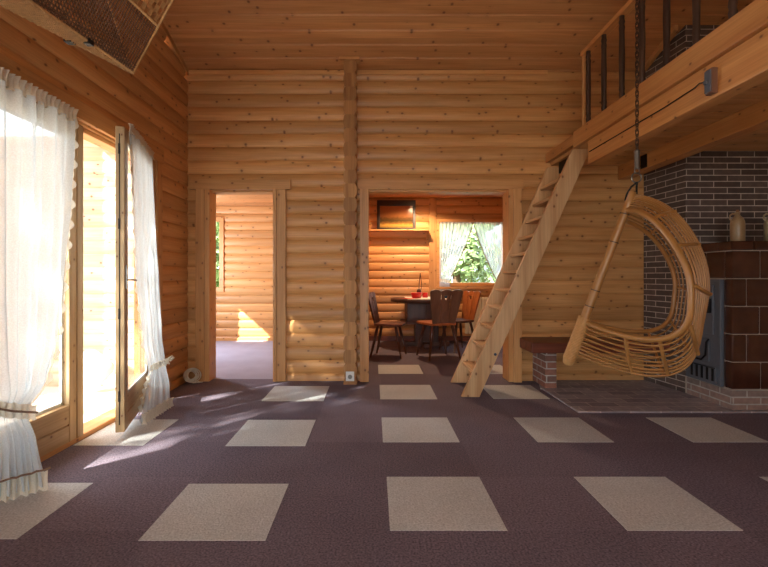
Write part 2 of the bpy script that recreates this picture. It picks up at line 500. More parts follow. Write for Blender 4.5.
# floors --------------------------------------------------------------
bm = B()
box(bm, -1.99, 4.25, -3.55, YB + 2 * HW + 0.0, -0.12, 0.0)
box(bm, -0.24, 2.9, YB + 2 * HW, YE, -0.12, 0.0)
box(bm, -3.38, -0.24, YB + 2 * HW - 0.05, YE, -0.12, 0.0005, 2)
tiles = []
def tl(x0, x1, y0, y1):
    box(bm, x0, x1, y0, y1, -0.01, 0.0015, 1)
tl(0.068, 0.568, 1.86, 2.36)
tl(1.078, 1.572, 1.86, 2.36)
tl(2.08, 2.58, 1.86, 2.36)
tl(-0.965, -0.445, 1.79, 2.28)
tl(-1.93, -1.472, 1.80, 2.29)
tl(0.058, 0.56, 2.855, 3.355)
tl(1.07, 1.57, 2.855, 3.355)
tl(2.085, 2.585, 2.855, 3.355)
tl(-0.95, -0.44, 2.79, 3.30)
tl(-1.93, -1.48, 2.80, 3.31)
tl(0.055, 0.56, 3.86, 4.37)
tl(-0.98, -0.44, 3.80, 4.32)
tl(1.06, 1.56, 3.87, 4.36)
tl(0.05, 0.55, 4.87, 5.37)
tl(1.05, 1.55, 4.87, 5.37)
for i in range(4):
    for j in range(5):
        tl(-0.95 + i * 1.01, -0.45 + i * 1.01, 0.86 - j, 1.36 - j)
struct(build('floor', bm, [M['carpet'], M['carpet_pale'], M['carpet_bed']]), 'aubergine carpet tiles with pale beige squares')

# ceilings -----------------------------------------------------------
def sloped(name, x0, x1, ya, yb, m, label=None):
    bm = B()
    n = int(abs(yb - ya) / 0.16)
    for i in range(n + 1):
        a = ya + (yb - ya) * i / (n + 1); b = ya + (yb - ya) * (i + 1) / (n + 1)
        if a > b: a, b = b, a
        g = 0.010
        pr = [(a, roof_z(a) + 0.014), (a + g, roof_z(a + g)), (b - g, roof_z(b - g)), (b, roof_z(b) + 0.014), (b, roof_z(b) + 0.14), (a, roof_z(a) + 0.14)]
        prism(bm, pr, 'x', x0, x1)
    return build(name, bm, m)
struct(sloped('ceiling', -2.15, 4.45, YB + 0.16, 0.5, M['plank_x']), 'sloping pine plank ceiling')
struct(sloped('ceiling_front', -2.15, 4.45, 0.5, -3.75, M['plank_x']), 'sloping pine plank ceiling')
bm = B()
for xa, xb, cz in ((-3.5, -0.24, 2.28), (-0.24, 3.0, 2.42)):
    y = YB + 2 * HW - 0.03
    while y < YE:
        g = 0.007
        prism(bm, [(y, cz + .01), (y + g, cz), (y + 0.12 - g, cz), (y + 0.12, cz + .01), (y + .12, cz + .1), (y, cz + .1)], 'x', xa, xb)
        y += 0.12
struct(build('ceiling_rear', bm, M['plank_x']), 'flat pine plank ceiling of the rear rooms')

for nm, xa, xb in (('trim_10', -2.06, -1.925), ('trim_11', 4.225, 4.36)):
    bm = B()
    for ya, yb in ((YB + 0.02, 0.5), (0.5, -3.6)):
        prism(bm, [(ya, roof_z(ya) - 0.055), (yb, roof_z(yb) - 0.055), (yb, roof_z(yb) + 0.05), (ya, roof_z(ya) + 0.05)], 'x', xa, xb)
    struct(build(nm, bm, M['trim_y']), 'pine strip where side wall meets the sloping ceiling')
# trims --------------------------------------------------------------
struct(bx('trim_1', (-1.92, 1.80, YB - 0.022, YB + 0.03, 3.175, 3.222), M['trim_x'], bevel=0.004))
bm = B()    # casing of the left doorway
box(bm, -1.915, -0.86, YB - 0.035, YB + 0.04, 1.985, 2.085)
for a, b in ((-1.845, -1.70), (-1.045, -0.912)):
    box(bm, a, b, YB - 0.03, YB + 2 * HW + 0.03, 0, 1.985, 1)
    mx = a + 0.095 if b < -1.2 else a + 0.04
    box(bm, a + 0.012, mx, YB - 0.045, YB, 0, 1.985, 1)
box(bm, -1.70, -1.045, YB + 0.03, YB + 2 * HW + 0.03, 1.965, 2.03)
struct(build('trim_2', bm, [M['trim_x'], M['trim_z']], bevel=0.004), 'pine casing of the bedroom doorway')
bm = B()    # casing of the right doorway
box(bm, -0.17, 1.545, YB - 0.035, YB + 0.04, 1.985, 2.085)
box(bm, -0.145, -0.055, YB - 0.05, YB + 2 * HW + 0.03, 0, 1.985, 1)
box(bm, 1.385, 1.50, YB - 0.05, YB + 2 * HW + 0.03, 0, 1.985, 1)
box(bm, 1.43, 1.515, YB - 0.07, YB - 0.02, 0, 1.985, 1)
box(bm, -0.055, 1.385, YB + 0.0, YB + 2 * HW + 0.03, 1.965, 2.03)
struct(build('trim_3', bm, [M['trim_x'], M['trim_z']], bevel=0.004), 'pine casing of the dining room doorway')
struct(bx('trim_4', (-0.345, -0.145, 4.355, YB - 0.03, 3.255, 3.285), M['trim_x'], bevel=0.004))
# balcony opening frame
bm = B()
box(bm, -2.07, -1.925, 3.765, 3.87, 0, 2.13, 1)
box(bm, -2.07, -1.925, 1.93, 2.03, 0, 2.13, 1)
box(bm, -2.07, -1.93, 2.03, 3.765, 2.085, 2.15)
box(bm, -2.05, -1.95, 2.03, 3.765, 2.05, 2.085)
box(bm, -2.09, -1.94, 2.03, 3.765, -0.03, 0.03)
box(bm, -1.928, -1.895, 1.93, 3.95, 2.10, 2.22)
box(bm, -1.928, -1.90, 3.84, 3.93, 0, 2.10, 1)
struct(build('trim_5', bm, [M['trim_y'], M['trim_z']], bevel=0.004), 'pine frame of the balcony door')
# dining room: upright board beside the window and shelf end
struct(bx('trim_6', (0.93, 1.06, YE - 0.03, YE + 0.02, 0.0, 2.42), M['trim_z']))
struct(bx('baseboard_rear', (-0.17, 2.88, YE - 0.02, YE + 0.03, 0.0, 0.08), M['bench']))
struct(bx('baseboard_bedroom', (-3.35, -0.31, YE - 0.015, YE + 0.03, 0.0, 0.05), M['trim_x']))

# windows ------------------------------------------------------------
def window(name, x0, x1, z0, z1, y, fw=0.06, mull=None, axis='x', label=None):
    e = empty(name, (0, 0, 0)); struct(e, label)
    bm = B(); q = 0.07
    def bb(a, b, c0, c1, d0, d1, mat=0):
        if axis == 'x': box(bm, a, b, d0, d1, c0, c1, mat)
        else: box(bm, d0, d1, a, b, c0, c1, mat)
    bb(x0, x1, z1 - fw, z1, y - q, y + q); bb(x0, x1, z0, z0 + fw, y - q, y + q)
    bb(x0, x0 + fw, z0 + fw, z1 - fw, y - q, y + q, 1); bb(x1 - fw, x1, z0 + fw, z1 - fw, y - q, y + q, 1)
    if mull:
        for mm in mull: bb(mm - 0.035, mm + 0.035, z0 + fw, z1 - fw, y - 0.03, y + 0.03, 1)
    build('window_frame', bm, [M['trim_x'], M['trim_z']], e, 0.004)
    bm = B()
    def bb2(a, b, c0, c1, d0, d1):
        if axis == 'x': box(bm, a, b, d0, d1, c0, c1)
        else: box(bm, d0, d1, a, b, c0, c1)
    bb2(x0 + fw, x1 - fw, z0 + fw, z1 - fw, y - 0.004, y + 0.004)
    build('pane', bm, M['glass'], e)
    return e
window('window_1', 1.08, 2.24, 0.93, 2.04, YE + 0.05, 0.055, label='dining room window with tied sheer curtains')
window('window_2', -3.20, -2.54, 0.83, 2.10, YE + 0.05, 0.075, label='bedroom window half hidden by the door jamb')
window('window_3', 5.80, 6.50, 0.86, 1.66, -3.42, 0.06, axis='y')
window('window_added_rear', -1.6, 0.8, 0.4, 2.45, -3.6, 0.07, mull=[-0.4])  # unseen window added behind the camera to let daylight in
window('window_added_left', -2.6, -0.6, 0.4, 2.2, WLC, 0.07, axis='y')  # unseen window added beside the camera for light from the left
# dining window casing boards inside
bm = B()
box(bm, 1.06, 2.26, YE - 0.035, YE + 0.01, 1.985, 2.055)
box(bm, 1.06, 1.125, YE - 0.035, YE + 0.01, 0.88, 1.985)
box(bm, 2.19, 2.26, YE - 0.035, YE + 0.01, 0.88, 1.985)
box(bm, 1.04, 2.28, YE - 0.07, YE + 0.01, 0.875, 0.915)
struct(build('trim_7', bm, M['trim_x'], bevel=0.003), 'pine casing of the dining window')

# balcony doors --------------------------------------------------------
def door_leaf(name, length, z0, z1, label, loc, rz, handle_at, thick=0.028):
    e = empty(name, loc, rz); struct(e, label)
    s = 0.085; pz = z0 + 0.235
    bm = B()
    box(bm, 0, s, -thick, thick, z0, z1); box(bm, length - s, length, -thick, thick, z0, z1)
    build('stiles', bm, M['door'], e, 0.004)
    bm = B()
    box(bm, s, length - s, -thick, thick, z1 - s, z1)
    box(bm, s, length - s, -thick + .002, thick - .002, z0, z0 + 0.105)
    box(bm, s, length - s, -thick + .002, thick - .002, z0 + 0.113, pz)
    box(bm, s, length - s, -thick + .012, thick - .012, z0 + 0.09, z0 + 0.13)
    build('rails', bm, M['door_x'], e, 0.004)
    bm = B(); box(bm, s - .01, length - s + .01, -0.006, 0.006, pz - .01, z1 - s + .01)
    build('pane', bm, M['glass'], e)
    bm = B()
    box(bm, s, length - s, 0.012, 0.026, pz, pz + 0.018); box(bm, s, length - s, 0.012, 0.026, z1 - s - .018, z1 - s)
    box(bm, s, s + .016, 0.012, 0.026, pz, z1 - s); box(bm, length - s - .016, length - s, 0.012, 0.026, pz, z1 - s)
    build('glazing_bead', bm, M['white_plastic'], e)
    if handle_at:
        bm = B()
        box(bm, handle_at - .014, handle_at + .014, thick, thick + 0.008, 1.00, 1.16)
        tube(bm, [(handle_at, thick, 1.06), (handle_at, thick + 0.04, 1.06), (handle_at - 0.015, thick + 0.043, 1.06), (handle_at - 0.09, thick + 0.043, 1.058)], 0.006, 8)
        build('door_handle', bm, M['steel'], e, label_part(None))
    bm = B()
    for zz in (0.25, 0.8, 1.4, 1.9):
        box(bm, length - 0.0005, length + 0.003, -0.010, 0.002, zz, zz + 0.07)
    box(bm, length - 0.0005, length + 0.002, -0.006, 0.000, z0 + 0.05, z1 - 0.05)
    build('lock_strip', bm, M['iron_dk'], e)
    return e
def label_part(x): return 0
door_leaf('door_1', 0.83, 0.03, 2.075, 'closed glazed balcony door leaf behind the left curtain', (-1.965, 2.035, 0), R(90), None)
door_leaf('door_2', 0.84, 0.045, 2.085, 'open glazed balcony door leaf swung into the room', (-1.94, 3.712, 0), R(-72.8), 0.80)
struct(bx('trim_8', (-1.99, -1.93, 2.845, 2.905, 0.03, 2.08), M['door'], bevel=0.004))

struct(bx('shade_eaves', (-3.15, -2.08, -1.0, YB + 0.3, 2.68, 2.76), M['trim_y'], bevel=0), 'unseen pine soffit added to shade the terrace')  # unseen eaves added to cut sky and sun on terrace and door
# outdoors -------------------------------------------------------------
struct(bx('ground', (-60, 60, -40, 80, -0.9, -0.3), M['grass'], bevel=0))
struct(bx('terrace_floor', (-5.6, -2.07, 0.6, YB + .02, -0.3, -0.06), M['terrace']), 'pale stone terrace floor')

def tree(name, c, r, n, leaf, label, trunk_z=-0.3, seed=1, group=None):
    e = empty(name, (c[0], c[1], trunk_z)); tag(e, label, 'tree', group)
    rr = random.Random(seed)
    bm = B()
    blobs = [(Vector((rr.gauss(0, .45) * r[0], rr.gauss(0, .45) * r[1], rr.gauss(0, .45) * r[2])), rr.uniform(.25, .5)) for _ in range(26)]
    for i in range(n):
        bc, br = rr.choice(blobs)
        d = Vector((rr.gauss(0, 1), rr.gauss(0, 1), rr.gauss(0, 1))).normalized() * rr.uniform(0.6, 1.0) * br
        p = bc + Vector((d.x * r[0], d.y * r[1], d.z * r[2])) + Vector((0, 0, c[2] - trunk_z))
        a = Vector((rr.gauss(0, 1), rr.gauss(0, 1), rr.gauss(0, 1))).normalized(); b = a.orthogonal().normalized()
        s = leaf * rr.uniform(.6, 1.3)
        bm.faces.new([bm.verts.new(p + a * s), bm.verts.new(p + b * s * .45), bm.verts.new(p - a * s), bm.verts.new(p - b * s * .45)])
    build('foliage', bm, M['leaf'], e)
    bm = B()
    hh = c[2] - trunk_z
    tube(bm, [(0, 0, 0), (0.05, 0.02, hh * .4), (-0.03, 0.03, hh), (0, 0, hh + r[2] * .5)], [0.16, 0.13, 0.09, 0.03], 8)
    for k in range(5):
        a = k * 1.3
        tube(bm, [(0, 0, hh * .7), (math.cos(a) * r[0] * .3, math.sin(a) * r[1] * .3, hh), (math.cos(a) * r[0] * .6, math.sin(a) * r[1] * .6, hh + r[2] * .25)], [0.06, 0.04, 0.02], 6)
    build('trunk', bm, M['bark'], e)
    return e
tree('garden_tree', (-9.0, -3.4, 7.2), (2.0, 2.0, 1.7), 2500, 0.10, 'tall garden tree shading the terrace', seed=3)
tree('garden_tree', (2.35, 12.5, 1.8), (1.15, 1.3, 1.7), 2300, 0.14, 'leafy green tree in the middle of the dining room window', seed=5)
tree('garden_tree', (5.2, 27.0, 5.2), (5.0, 2.5, 4.2), 4000, 0.22, 'tall tree behind the grey roof beyond the dining window', seed=6)
tree('garden_tree', (-4.2, 11.0, 1.8), (1.6, 1.4, 2.2), 3000, 0.14, 'green tree seen through the narrow bedroom window', seed=8)
# neighbouring house seen in the dining window
hs = empty('house', (5.65, 16.5, -0.3)); tag(hs, 'neighbouring house with a steep grey roof beyond the dining window', 'house')
bx('wall', (-1.9, 1.9, -1.5, 3.5, 0, 1.5), M['render'], hs)
bm = B(); prism(bm, [(-2.35, 1.05), (0, 5.2), (2.35, 1.05), (2.2, 1.0), (0, 4.9), (-2.2, 1.0)], 'y', -1.8, 3.8); build('roof', bm, M['roofgrey'], hs)
bm = B(); prism(bm, [(-1.9, 1.5), (0, 4.85), (1.9, 1.5)], 'y', -1.5, -1.4); build('gable', bm, M['roofgrey'], hs)

# white cushion on the terrace
bm = B()
bmesh.ops.create_uvsphere(bm, u_segments=28, v_segments=16, radius=1)
for v in bm.verts:
    x, y, z = v.co
    def sq(t): return math.copysign(abs(t) ** 0.5, t)
    v.co = Vector((sq(x) * 0.17, y * 0.06 * (1.1 - 0.5 * max(abs(x), abs(z))), sq(z) * 0.17))
for f in bm.faces: f.smooth = True
o = build('cushion', bm, M['whitecloth'], loc=(-2.78, 4.30, 0.165), rot=(R(-14), R(38), R(8)))
tag(o, 'white cushion standing on the terrace floor against the log wall', 'cushion')

# ------------------------------------------------------------------ loft
XF = 1.81
bm = B()
for i in range(1):
    pass
y = -1.0
def loft_boards(bm, x0, x1, ya, yb):
    yy = ya
    while yy < yb - 1e-4:
        y2 = min(yy + 0.14, yb)
        prism(bm, [(yy, 2.24), (yy + .004, 2.232), (y2 - .004, 2.232), (y2, 2.24), (y2, 2.275), (yy, 2.275)], 'x', x0, x1)
        yy += 0.14
loft_boards(bm, XF + 0.025, 4.22, -1.0, 4.0)
loft_boards(bm, XF + 0.025, 2.78, 4.02, YB - 0.0)
struct(build('floor_loft', bm, M['trim_x']), 'loft floor boards seen from below')
o = bx('fascia_board', (XF - 0.03, XF + 0.02, -1.0, 3.91, 2.232, 2.375), M['beam'], bevel=0.004)
tag(o, 'broad pine fascia board along the loft edge above the ladder', 'board')
o = bx('edge_board', (XF - 0.03, XF + 0.02, 3.912, YB - 0.002, 2.262, 2.352), M['beam'], bevel=0.003)
tag(o, 'short narrow pine edge board between fascia and back log wall', 'board')
o = bx('loft_beam', (XF, XF + 0.10, -1.0, 3.70, 2.035, 2.231), M['beam'], bevel=0.006)
tag(o, 'heavy pine loft beam under the fascia board carrying a black cable', 'beam')
o = bx('loft_joist', (2.53, 2.65, -1.0, YB - 0.004, 2.09, 2.231), M['beam'], bevel=0.005)
tag(o, 'inner pine joist under the loft ending near the chimney', 'beam')
o = bx('joist_bracket', (2.518, 2.529, 4.045, 4.13, 2.10, 2.22), M['iron_dk'], bevel=0.001)
tag(o, 'black metal bracket on the inner joist near the chimney', 'bracket')
o = bx('ladder_hook', (1.86, 1.95, 4.10, 4.40, 2.12, 2.231), M['iron_dk'], bevel=0.003)
tag(o, 'dark metal fitting under the loft edge behind the ladder top', 'bracket')
# cable outlet on the beam
e = empty('cable_outlet', (XF, 2.32, 2.05)); tag(e, 'wooden block with metal plate and black cable on the loft beam', 'outlet')
bx('block', (-0.033, -0.001, -0.022, 0.025, 0.0, 0.135), M['chair_grey'], e)
bm = B(); box(bm, -0.040, -0.033, -0.018, 0.022, 0.01, 0.125); box(bm, -0.052, -0.040, 0.00, 0.014, 0.055, 0.075)
build('metal_plate', bm, M['iron'], e)
tb('cable', [(-0.045, 0.01, 0.068), (-0.045, 0.05, 0.08), (-0.012, 0.13, 0.09), (-0.006, 0.4, 0.083), (-0.006, 0.9, 0.082), (-0.006, 1.34, 0.08)], 0.004, M['iron_dk'], e, 6)

# loft railing
rl = empty('loft_railing', (XF, 2.2, 2.375)); tag(rl, 'loft railing of dark turned posts under a pine handrail', 'railing')
prof = [(0.017, 0.0), (0.017, .02), (0.021, .04), (0.017, .06), (0.021, .08), (0.018, .11), (0.019, 0.2), (0.021, 0.31), (0.019, 0.42), (0.018, .5), (0.021, .53), (0.017, .55), (0.021, .57), (0.017, .59), (0.017, 0.615)]
for i, yy in enumerate([3.70, 3.45, 3.20, 2.96, 2.71, 2.46, 2.21, 1.96, 1.71, 1.46]):
    bm = B(); lathe(bm, prof, (0, 0, 0), 14); build('baluster', bm, M['post'], rl, loc=(0.005, yy - 2.2, 0.0005))
bx('end_post', (-0.012, 0.02, 1.555, 1.585, 0.0005, 0.625), M['trim_z'], rl)
bx('handrail', (-0.022, 0.042, -1.3, 1.59, 0.615, 0.65), M['beam'], rl)

# ------------------------------------------------------------------ ladder
ld = empty('loft_ladder', (0.868, 3.95, 0.0)); tag(ld, 'pale pine ladder with flat treads leaning on the loft edge', 'ladder')
def stile(y0, y1, top=2.23):
    bm = B(); k = 1.0 / 2.23
    prism(bm, [(-0.08, 0), (0.08, 0), (0.08 + k * top, top), (-0.08 + k * top, top)], 'y', y0, y1)
    return build('stile', bm, M['ladder'], ld, 0.003)
stile(-0.022, 0.018)
stile(0.515, 0.555, 2.20)
for z in (0.22, 0.44, 0.62, 0.80, 0.97, 1.14, 1.31, 1.48, 1.65, 1.82, 1.99):
    xm = z / 2.23
    bx('tread', (xm - 0.066, xm + 0.064, 0.017, 0.516, z - 0.028, z), M['ladder_y'], ld)
bm = B(); lathe(bm, [(0.013, 0), (0.013, 0.006), (0.006, 0.010)], n=10)
build('bolt', bm, M['bolt'], ld, loc=(0.222, -0.0215, 0.385), rot=(R(90), 0, 0))

# ------------------------------------------------------------------ bench, hearth
bn = empty('corner_bench', (2.1, 4.3, 0)); tag(bn, 'dark red-brown wooden bench on brick leg below the log wall', 'bench')
bx('seat', (-0.61, 0.695, -0.18, 0.235, 0.36, 0.46), M['bench'], bn, 0.008)
bx('leg', (-0.455, -0.345, -0.10, 0.232, 0.012, 0.36), M['leg_brick'], bn, 0.002)['label'] = 'brick leg with white joints'
bm = B(); prism(bm, [(1.615, 4.20), (1.625, 3.47), (4.2, 3.47), (4.2, YB - .01), (1.70, YB - .01), (1.60, 4.20)], 'z', 0.0, 0.012)
struct(build('floor_hearth', bm, M['paver']), 'dark paved hearth in front of the tiled stove')

# chimney and stove
bm = B()
prism(bm, [(2.80, YB-.004), (2.865, 4.02), (4.22, 4.02), (4.22, YB-.004)], 'z', 0.0125, 3.37)
o = build('chimney', bm, M['stove_brick'])
for v in o.data.vertices:     # top follows the roof slope
    if v.co.z > 3: v.co.z = roof_z(v.co.y) - 0.004
tag(o, 'dark glazed brick chimney column rising behind the tiled stove', 'chimney')
struct(bx('trim_9', (2.76, 2.80, 4.02, YB - .03, 3.2, 3.21), M['trim_y']))
bpy.data.objects['trim_9'].data.transform(Matrix.Translation((0, 0, 0)))
for v in bpy.data.objects['trim_9'].data.vertices:
    v.co.z = roof_z(v.co.y) - (0.05 if v.co.z < 3.205 else 0.0)

st = empty('tiled_stove', (2.885, 3.52, 0)); tag(st, 'brown glazed tiled stove with cast iron fire door on brick base', 'stove')
# local coords: x right, y back
bx('brick_base', (-0.012, 1.30, -0.012, 0.495, 0.012, 0.168), M['base_brick'], st, 0.004)
bx('wash_band', (-0.0225, -0.0125, 0.49, 0.50, 0.012, 0.168), M['grout'], st, 0)
bm = B(); box(bm, 0.008, 1.30, 0.008, 0.495, 0.168, 1.37); build('grout_core', bm, M['grout'], st)
rows = [0.172, 0.392, 0.617, 0.842, 1.067, 1.293]
bm = B()
for r in range(5):
    z0, z1 = rows[r] + .002, rows[r+1] - .002
    cor = 0.115 if r % 2 == 0 else 0.23   # corner tile width on the front
    if r == 4: cor = 0.23
    if r == 3: cor = 0.12
    if r == 2: cor = 0.225
    if r == 1: cor = 0.12
    if r == 0: cor = 0.235
    side = 0.078
    box(bm, 0.0, cor - .002, 0.0, side, z0, z1)
    x = cor + .002
    while x < 1.28:
        x2 = min(x + 0.23, 1.30); box(bm, x, x2 - .003, 0.0, 0.1, z0, z1); x = x2 + .001
    if r == 4:
        box(bm, 0.0, 0.1, side + .003, side + 0.20, z0, z1); box(bm, 0.0, 0.1, side + 0.204, 0.49, z0, z1)
    else:
        box(bm, 0.006, 0.1, side + .003, 0.49, z0, z1)
build('glazed_tiles', bm, M['tile'], st, 0.010)
bm = B()
x = -0.02
box(bm, -0.022, 0.16, -0.022, 0.12, 1.297, 1.37)
x = 0.164
while x < 1.28:
    box(bm, x, x + .236, -0.022, 0.495, 1.297, 1.37); x += .24
box(bm, -0.022, 0.16, 0.124, 0.495, 1.297, 1.37)
build('cornice', bm, M['tile'], st, 0.010)
fd = empty('fire_door', (-0.012, 0.08, 0.175)); fd.parent = st
bm = B()
box(bm, -0.012, 0.012, 0.0, 0.405, 0.0, 0.885)
box(bm, -0.022, -0.010, 0.0, 0.022, 0.0, 0.885); box(bm, -0.018, -0.010, 0.0, 0.405, 0.865, 0.885)
box(bm, -0.018, -0.010, 0.35, 0.405, 0.0, 0.885); box(bm, -0.018, -0.010, 0.0, 0.405, 0.0, 0.02)
build('iron_plate', bm, M['iron'], fd, 0.003)
bm = B(); box(bm, -0.024, -0.012, 0.075, 0.345, 0.42, 0.84); build('upper_hatch', bm, M['iron'], fd, 0.004)
bm = B(); box(bm, -0.050, -0.022, 0.09, 0.125, 0.60, 0.72); box(bm, -0.058, -0.045, 0.10, 0.118, 0.63, 0.70); build('latch', bm, M['iron_dk'], fd, 0.004)
bm = B(); box(bm, -0.026, -0.012, 0.12, 0.345, 0.185, 0.375); build('ash_hatch', bm, M['iron'], fd, 0.004)
bm = B(); tube(bm, [(-0.03, 0.345, 0.20), (-0.05, 0.28, 0.195), (-0.05, 0.17, 0.195), (-0.045, 0.13, 0.24), (-0.045, 0.12, 0.35), (-0.03, 0.11, 0.38)], 0.008, 8)
build('handle', bm, M['iron_dk'], fd)
bm = B(); box(bm, -0.020, -0.012, 0.045, 0.345, 0.015, 0.15)
build('vent_plate', bm, M['iron'], fd, 0.002)
bm = B()
for k in range(5): box(bm, -0.026, -0.0195, 0.07 + k * 0.06, 0.09 + k * 0.06, 0.03, 0.135)
tube(bm, [(-0.03, 0.05, 0.14), (-0.03, 0.34, 0.14)], 0.005, 6)
build('vent_slots', bm, M['iron_dk'], fd)

# stoneware jugs
def jug(loc, m, label, rz):
    e = empty('stoneware_jug', loc, rz); e.scale = (.84, .84, .96); tag(e, label, 'jug', 'stoneware jugs on the tiled stove')
    bm = B(); lathe(bm, [(0.055, 0), (0.060, 0.01), (0.061, 0.15), (0.058, 0.18), (0.045, 0.21), (0.026, 0.228), (0.020, 0.24), (0.020, 0.252), (0.024, 0.256), (0.024, 0.262), (0.018, 0.264)], n=28)
    build('body', bm, m, e)
    bm = B(); lathe(bm, [(0.013, 0.262), (0.014, 0.28), (0.010, 0.284)], n=12); build('cork', bm, M['cork'], e)
    tb('handle', [(-0.022, 0, 0.244), (-0.05, 0, 0.25), (-0.075, 0, 0.235), (-0.078, 0, 0.205), (-0.055, 0, 0.185)], 0.008, m, e)
jug((3.045, 3.66, 1.3705), M['jug'], 'brown stoneware jug standing at the stove corner, the fully visible one', 0)
jug((3.330, 3.66, 1.3705), M['jug2'], 'beige stoneware jug cut off by the right edge of the photo', 0)

# ------------------------------------------------------------------ hanging chair
Pt = Vector((1.60, 2.70, 1.605)); Pb = Vector((1.30, 2.87, 0.587))
e1 = (Pt - Pb); PL = e1.length; e1.normalize()
YAW = 0.6
dd = Vector((math.cos(YAW), -math.sin(YAW), 0)); e2 = (dd - e1 * dd.dot(e1)).normalized()
e3 = e1.cross(e2)
if e3.y < 0: e3 = -e3
KM = [0.892, 0.202, 0.459, -0.35, 0.864, 0.42]
KO = [0.994, -0.015, 0.568, 0.0, 0.70, 0.345]
KA = [0.835, 0.205, 0.40, 0.26, 0.80, 0.36]
def spt(u, t, out=0.0):
    a, b = (KO, KM) if u < 0 else (KO, KA)
    q = abs(u)
    at, ab, Rr, W, pw, sk = [a[i] * (1 - q) + b[i] * q for i in range(6)]
    W = (KM[3] if u < 0 else KA[3]) * math.sin(q * PI / 2)
    c, s = math.cos(t), max(0.0, math.sin(t))
    al = (at + ab) / 2 + (at - ab) / 2 * math.copysign(abs(c) ** pw, c)
    o = (Rr + out) * s ** pw * (1 + sk * (-c)); ww = W * s ** 0.7
    return Pb + e1 * (al * PL) + e2 * o + e3 * ww - Pb
hc = empty('hanging_chair', tuple(Pb)); tag(hc, 'D-shaped honey rattan chair hanging from a chain under the loft', 'hanging chair')
def path(u, n=44, out=0.0): return [spt(u, PI * i / n, out) for i in range(n + 1)]
o = tb('pole', [e1 * (PL * k / 12) for k in range(13)], [0.030, .030, .029, .028, .027, .027, .026, .026, .025, .025, .024, .024, .022], M['rattan'], hc, 14)
for q in (0.40, 0.70, 0.87, 0.30):
    tb('pole_node', [e1 * (PL * q - .003), e1 * (PL * q + .003)], 0.0285, M['rattan_dk'], hc, 14)
bm = B()      # wrapped lower end
for k in range(30):
    q = -0.045 + k * 0.0092
    c = e1 * (PL * q)
    ring = []
    for j in range(18):
        a = 2 * PI * j / 18
        ring.append(c + e2 * math.cos(a) * 0.036 + e3 * math.sin(a) * 0.036)
    tube(bm, ring, 0.0062, 6, closed=True)
tube(bm, [e1 * (PL * q) for q in (-.088, -.084, -.074, -.052, 0.225)], [0.008, 0.022, 0.033, 0.038, 0.036], 16)
build('cane_binding', bm, M['rattan_hi'], hc)
tb('near_rim', path(-1), 0.0165, M['rattan'], hc, 10)
tb('far_rim', path(1), 0.014, M['rattan'], hc, 10)
for u in [-0.86, -0.72, -0.58, -0.45, -0.34, -0.24, -0.15, -0.06, 0.03, 0.13, 0.25, 0.38, 0.50, 0.62, 0.74, 0.86]:
    thick = 0.0068 if -0.3 < u < 0.05 else 0.0052
    tb('rod', path(u, 36), thick, M['rattan'], hc, 7)
for t in (0.17, 0.33, 0.48, 0.63, 0.785, 0.89):
    pts = [spt(-1.02 + k * 0.12, t * PI, 0.014) for k in range(0, 7)]; pts.append(pts[-1] + (pts[-1] - pts[-2]).normalized() * 0.075)
    tb('brace', pts, 0.0105, M['rattan'], hc, 8)
for t in (0.17, 0.33, 0.48, 0.63, 0.785, 0.89):
    pts = [spt(k * 0.1, t * PI, -0.012) for k in range(0, 11)]
    tb('inner_brace', pts, 0.0075, M['rattan'], hc, 7)
bm = B()
top = e1 * PL
tube(bm, [e1 * (PL - .06) + e2 * .024, e1 * (PL - .02) + e2 * .028, top + e2 * .02 + Vector((0, 0, .03)), Vector((1.625, 2.70, 1.665)) - Pb], 0.006, 8)
tube(bm, [e1 * (PL - .06) - e2 * .024, e1 * (PL - .02) - e2 * .028, top - e2 * .01 + Vector((0, 0, .03)), Vector((1.622, 2.70, 1.662)) - Pb], 0.006, 8)
build('strap', bm, M['iron_dk'], hc)

ch = empty('hanging_chain', (1.625, 2.70, 1.66)); tag(ch, 'long steel chain with spring and ring holding the rattan chair', 'chain')
bm = B()
tube(bm, [(0.03 * math.cos(a * PI / 12), 0.006, 0.035 + 0.03 * math.sin(a * PI / 12)) for a in range(24)], 0.0045, 8, closed=True)
build('ring', bm, M['steel'], ch)
bm = B(); tube(bm, [(0.015 * math.cos(a * PI / 8), 0.0, 0.075 + 0.017 * math.sin(a * PI / 8)) for a in range(16)], 0.0035, 6, closed=True)
build('small_ring', bm, M['steel'], ch)
bm = B()
N = 110
tube(bm, [(0.013 * math.cos(k * .9), 0.013 * math.sin(k * .9), 0.092 + k * 0.105 / N) for k in range(N)], 0.0035, 6)
lathe(bm, [(0.016, 0.19), (0.017, 0.2), (0.006, 0.208)], n=12)
lathe(bm, [(0.016, 0.088), (0.017, 0.094), (0.006, 0.1)], n=12)
build('spring', bm, M['steel'], ch)
bm = B()
top_z = roof_z(2.70) - 1.66
z = 0.205; k = 0
while z < top_z - 0.02:
    dz = 0.030; L2 = 0.021; rr = 0.0085
    pts = []
    for a in range(12):
        an = 2 * PI * a / 12
        hx = rr * math.cos(an); hz = rr * math.sin(an) + math.copysign(L2 - rr, math.sin(an) if abs(math.sin(an)) > 1e-6 else 1)
        pts.append((hx if k % 2 else 0.0, 0.0 if k % 2 else hx, z + L2 * .8 + hz))
    tube(bm, pts, 0.0032, 5, closed=True)
    z += dz; k += 1
build('links', bm, M['chain'], ch)
bm = B(); lathe(bm, [(0.03, top_z - .012), (0.03, top_z + 0.004)], n=16); tube(bm, [(0, 0, top_z), (0, 0, top_z - .03), (.012, 0, top_z - .04), (0, 0, top_z - .055)], 0.004, 6)
build('ceiling_hook', bm, M['steel'], ch)

